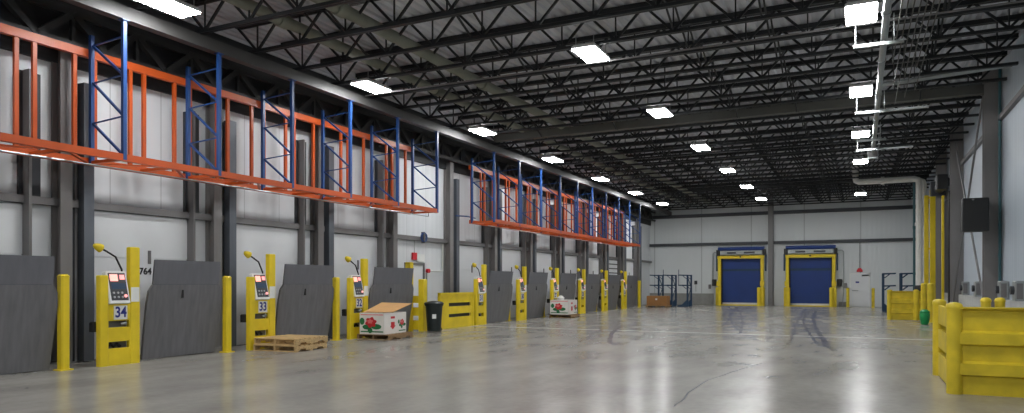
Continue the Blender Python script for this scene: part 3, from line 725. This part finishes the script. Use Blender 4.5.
# dock wall fittings near the pedestrian door
t = thing('exit_sign', 'red and white sign above the pedestrian door', 'sign', (XL + .01, 20.1, 2.22))
MB().box(0, .06, -.22, .02, .06, .3).build('red_panel', RED, t); MB().box(0, .05, .04, .5, 0, .26).build('white_panel', WHT, t)
MB().bar((.03, -.1, .3), (.03, -.1, .72), .025, n=6).build('conduit', GALV, t)
t = thing('alarm_bell', 'red alarm bell and white conduit beside the pedestrian door', 'bell', (XL + .02, 20.8, 1.92))
MB().bar((0, 0, 0), (.1, 0, 0), .15, n=14).build('gong', RED, t); MB().tube([(.05, .1, 0), (.05, .9, 0), (.05, .95, .06), (.05, .95, 1.0)], .04, 8).build('conduit', WHT, t)
t = thing('wall_pipe', 'thin pipe with a valve on the wall beside the pedestrian door', 'pipe', (XL + .06, 20.72, 0))
MB().bar((0, 0, .1), (0, 0, 1.85), .06, n=8).build('run', GALV, t); MB().bar((0, 0, .5), (.12, 0, .5), .14, n=10).build('valve', DARK, t)
t = thing('hose_reel', 'coiled blue hose hung on the girt by the pedestrian door', 'hose', (XL + .2, 20.3, 3.05))
b = MB()
for q in range(3): b.tube([(.03*q, .15*math.cos(2*math.pi*i/16), .15*math.sin(2*math.pi*i/16)) for i in range(17)], .025, 6)
b.build('coil', BLU, t, True); MB().box(-.07, .06, -.02, .02, -.2, .18).build('hook', STEEL, t)
tag(MB().tube([(XL + .3, 22.3, 3.95), (XL + .42, 22.9, 3.97), (XL + .38, 23.6, 3.96)], .05, 8).build('air_line', BLU), 'short blue air line by the columns before the farther hanging rack', 'hose')

# ------------------------------------------------------------------ side wall guards and gear
PROF = [(-.02, 0), (.02, 0), (.02, 1.16), (-.02, 1.16), (-.03, 1.12), (-.02, 1.10), (-.02, .86), (-.075, .83), (-.075, .68), (-.02, .655), (-.02, .45), (-.075, .42), (-.075, .27), (-.02, .245)]
def barrier(name, x0, x1, y, label, posts, side):
    r = thing(name, label, 'barrier', (0, y, 0), 0, 'yellow corrugated barriers along the side wall')
    MB().prism(PROF, lambda p, q, s: (s, p, q), x0, x1).build('panel', YELD, r)
    MB().box(x0, x1, -.08, .1, 1.155, 1.175).build('top_rail', YELD, r)
    for px, py in posts:
        MB().lathe([(.095, 0), (.095, 1.16)], (px, py, 0), 20).build('post', YELD, r, True)
        MB().lathe([(.103, 1.15), (.103, 1.19), (.09, 1.215), (.05, 1.235), (.005, 1.24)], (px, py, 0), 20).build('post_cap', YELD, r, True)
    for z0, z1 in ((.02, .38), (.47, .76), (.85, 1.14)):
        MB().box(side[0] - .025, side[0] + .025, side[1], side[2], z0, z1).build('side_rail', YELD, r)
    return r
barrier('guard_barrier', 1.15, 3.1, 11.3, 'big yellow corrugated barrier at the picture edge before the columns', [(1.15, 0), (1.16, 2.15), (2.62, 2.15)], (1.16, .1, 2.05))
barrier('guard_barrier', 1.07, 2.6, 33.0, 'yellow corrugated barrier farther along by the tall yellow door posts', [(1.09, 0), (2.03, -.12)], (1.07, .1, 1.6))
bollard(2.03, 15.2, 1.24, .16, 'yellow domed bollard behind the big barrier, one of a pair, farther from the wall', 'domed bollards at the column')
bollard(2.24, 15.2, 1.24, .16, 'yellow domed bollard behind the big barrier, one of a pair, closer to the wall', 'domed bollards at the column')
bollard(2.25, 32.2, 1.5, .2, 'tall yellow bollard touching the tall yellow door post', 'bollards by the tall door')
bollard(2.42, 31.2, 1.5, .24, 'fat yellow bollard behind the green bin', 'bollards by the tall door')
t = thing('green_bin', 'small green plastic bin on the floor by the farther yellow barrier', 'bin', (2.1, 29.6, 0))
MB().lathe([(.1, .0), (.13, .04), (.16, .2), (.17, .36), (.15, .42)], n=14).build('body', GREENP, t, True); MB().lathe([(.16, .42), (.165, .46), (.1, .53), (.03, .55)], n=14).build('lid', GREENP, t, True)
# tall door on the side wall
td = thing('tall_door_guard', 'tall yellow double post guarding the roll-up door in the side wall', 'guard post', (0, 37, 0))
MB().cbox(2.6, 2.78, -.1, .1, 0, 5.45, .02).build('post', YEL, td); MB().cbox(2.82, 3.05, -.12, .12, 0, 5.7, .02).build('post', YEL, td)
for z in (1.2, 3.0, 5.3): MB().box(2.78, 2.82, -.05, .05, z, z + .1).build('tie_bar', YEL, td)
tag(MB().cbox(3.1, 3.2, 34.93, 35.07, 0, 5.2, .02).build('door_edge_post', YEL), 'thin tall yellow edge post beside the grey column of the roll-up door', 'post')
rd = struct(MB().box(3.3, 3.4, 33.4, 37.0, 1.08, 5.0).build('door_15', DARK))
MB().box(3.18, 3.34, 33.2, 33.45, 0, 5.2).build('side_guide', BLACK, rd)
ro = thing('door_operator', 'dark roll-up door drum and motor high on the side wall', 'door motor', (3.05, 35, 5.45))
MB().tube([(0, -1.9, .1), (0, .6, .1)], .42, 14).build('drum', BLACK, ro, True); MB().cbox(-.3, .1, -2.0, -1.5, -.2, .4, .03).build('motor', BLACK, ro); MB().cbox(-.32, .25, .45, .65, -.2, .42, .03).build('bracket', DARK, ro)
# black box on the column, electrical boxes
t = thing('unit_heater', 'black box hung high on the side wall column', 'heater', (2.72, 22.3, 2.86))
MB().cbox(-.29, .31, -.2, .2, 0, .88, .02).build('casing', BLACK, t); MB().bar((-.05, -.215, .84), (-.05, -.2, .84), .06, n=10).build('badge', STEEL, t)
for q in (.1, .75): MB().box(.26, .36, .2, .46, q, q + .1).build('bracket', DARK, t)
for i, (y, w) in enumerate(((29.2, 'behind the crossed rods, farther of the pair'), (26.2, 'behind the crossed rods, closer of the pair'), (21.9, 'just in front of the tall column'), (19.9, 'at the picture edge above the barrier'))):
    t = thing('disconnect_box', 'grey electrical switch box on the side wall ' + w, 'switch box', (3.4, y, 1.03), 0, 'electrical boxes on the side wall')
    MB().cbox(-.2, 0, -.2, .2, .05, .52, .02).build('enclosure', GALV, t); MB().bar((-.2, -.02, .3), (-.27, -.02, .3), .2, n=12).build('dial', DARK, t)
    MB().box(-.18, -.06, -.22, -.2, .1, .46).build('cover', STEEL, t)
pipe('corner_conduit', [(3.33, 22.6, 0.9), (3.33, 22.6, 7.2)], .07, TEAL, 'thin dark conduit running up beside the tall column', 'conduit', [((3.33, 22.6, z), (3.33, 22.6, z + .08)) for z in (2.2, 3.0, 3.9, 5.4)], 8)

# ------------------------------------------------------------------ world, camera, view
w = bpy.data.worlds.new('world'); SC.world = w; w.use_nodes = True
w.node_tree.nodes['Background'].inputs[0].default_value = (.6, .65, .7, 1); w.node_tree.nodes['Background'].inputs[1].default_value = .05
cam = bpy.data.cameras.new('camera'); co = bpy.data.objects.new('camera', cam); COL.objects.link(co); SC.camera = co
F = 710.0
cam.sensor_width = 36; cam.sensor_fit = 'HORIZONTAL'; cam.lens = F / 1024 * 36
cam.shift_y = (283 - 206.5) / 1024
cam.clip_start = .05; cam.clip_end = 200
co.location = (0, 0, H); co.rotation_euler = (R(90), 0, math.atan(348 / F))
vs_ = SC.view_settings
vs_.view_transform = 'Standard'; vs_.look = 'None'; vs_.gamma = 1; vs_.use_curve_mapping = False; vs_.exposure = 0.18
SC.cycles.use_denoising = True
SC.cycles.max_bounces = 8; SC.cycles.diffuse_bounces = 5; SC.cycles.glossy_bounces = 4
SC.cycles.sample_clamp_indirect = 2.5
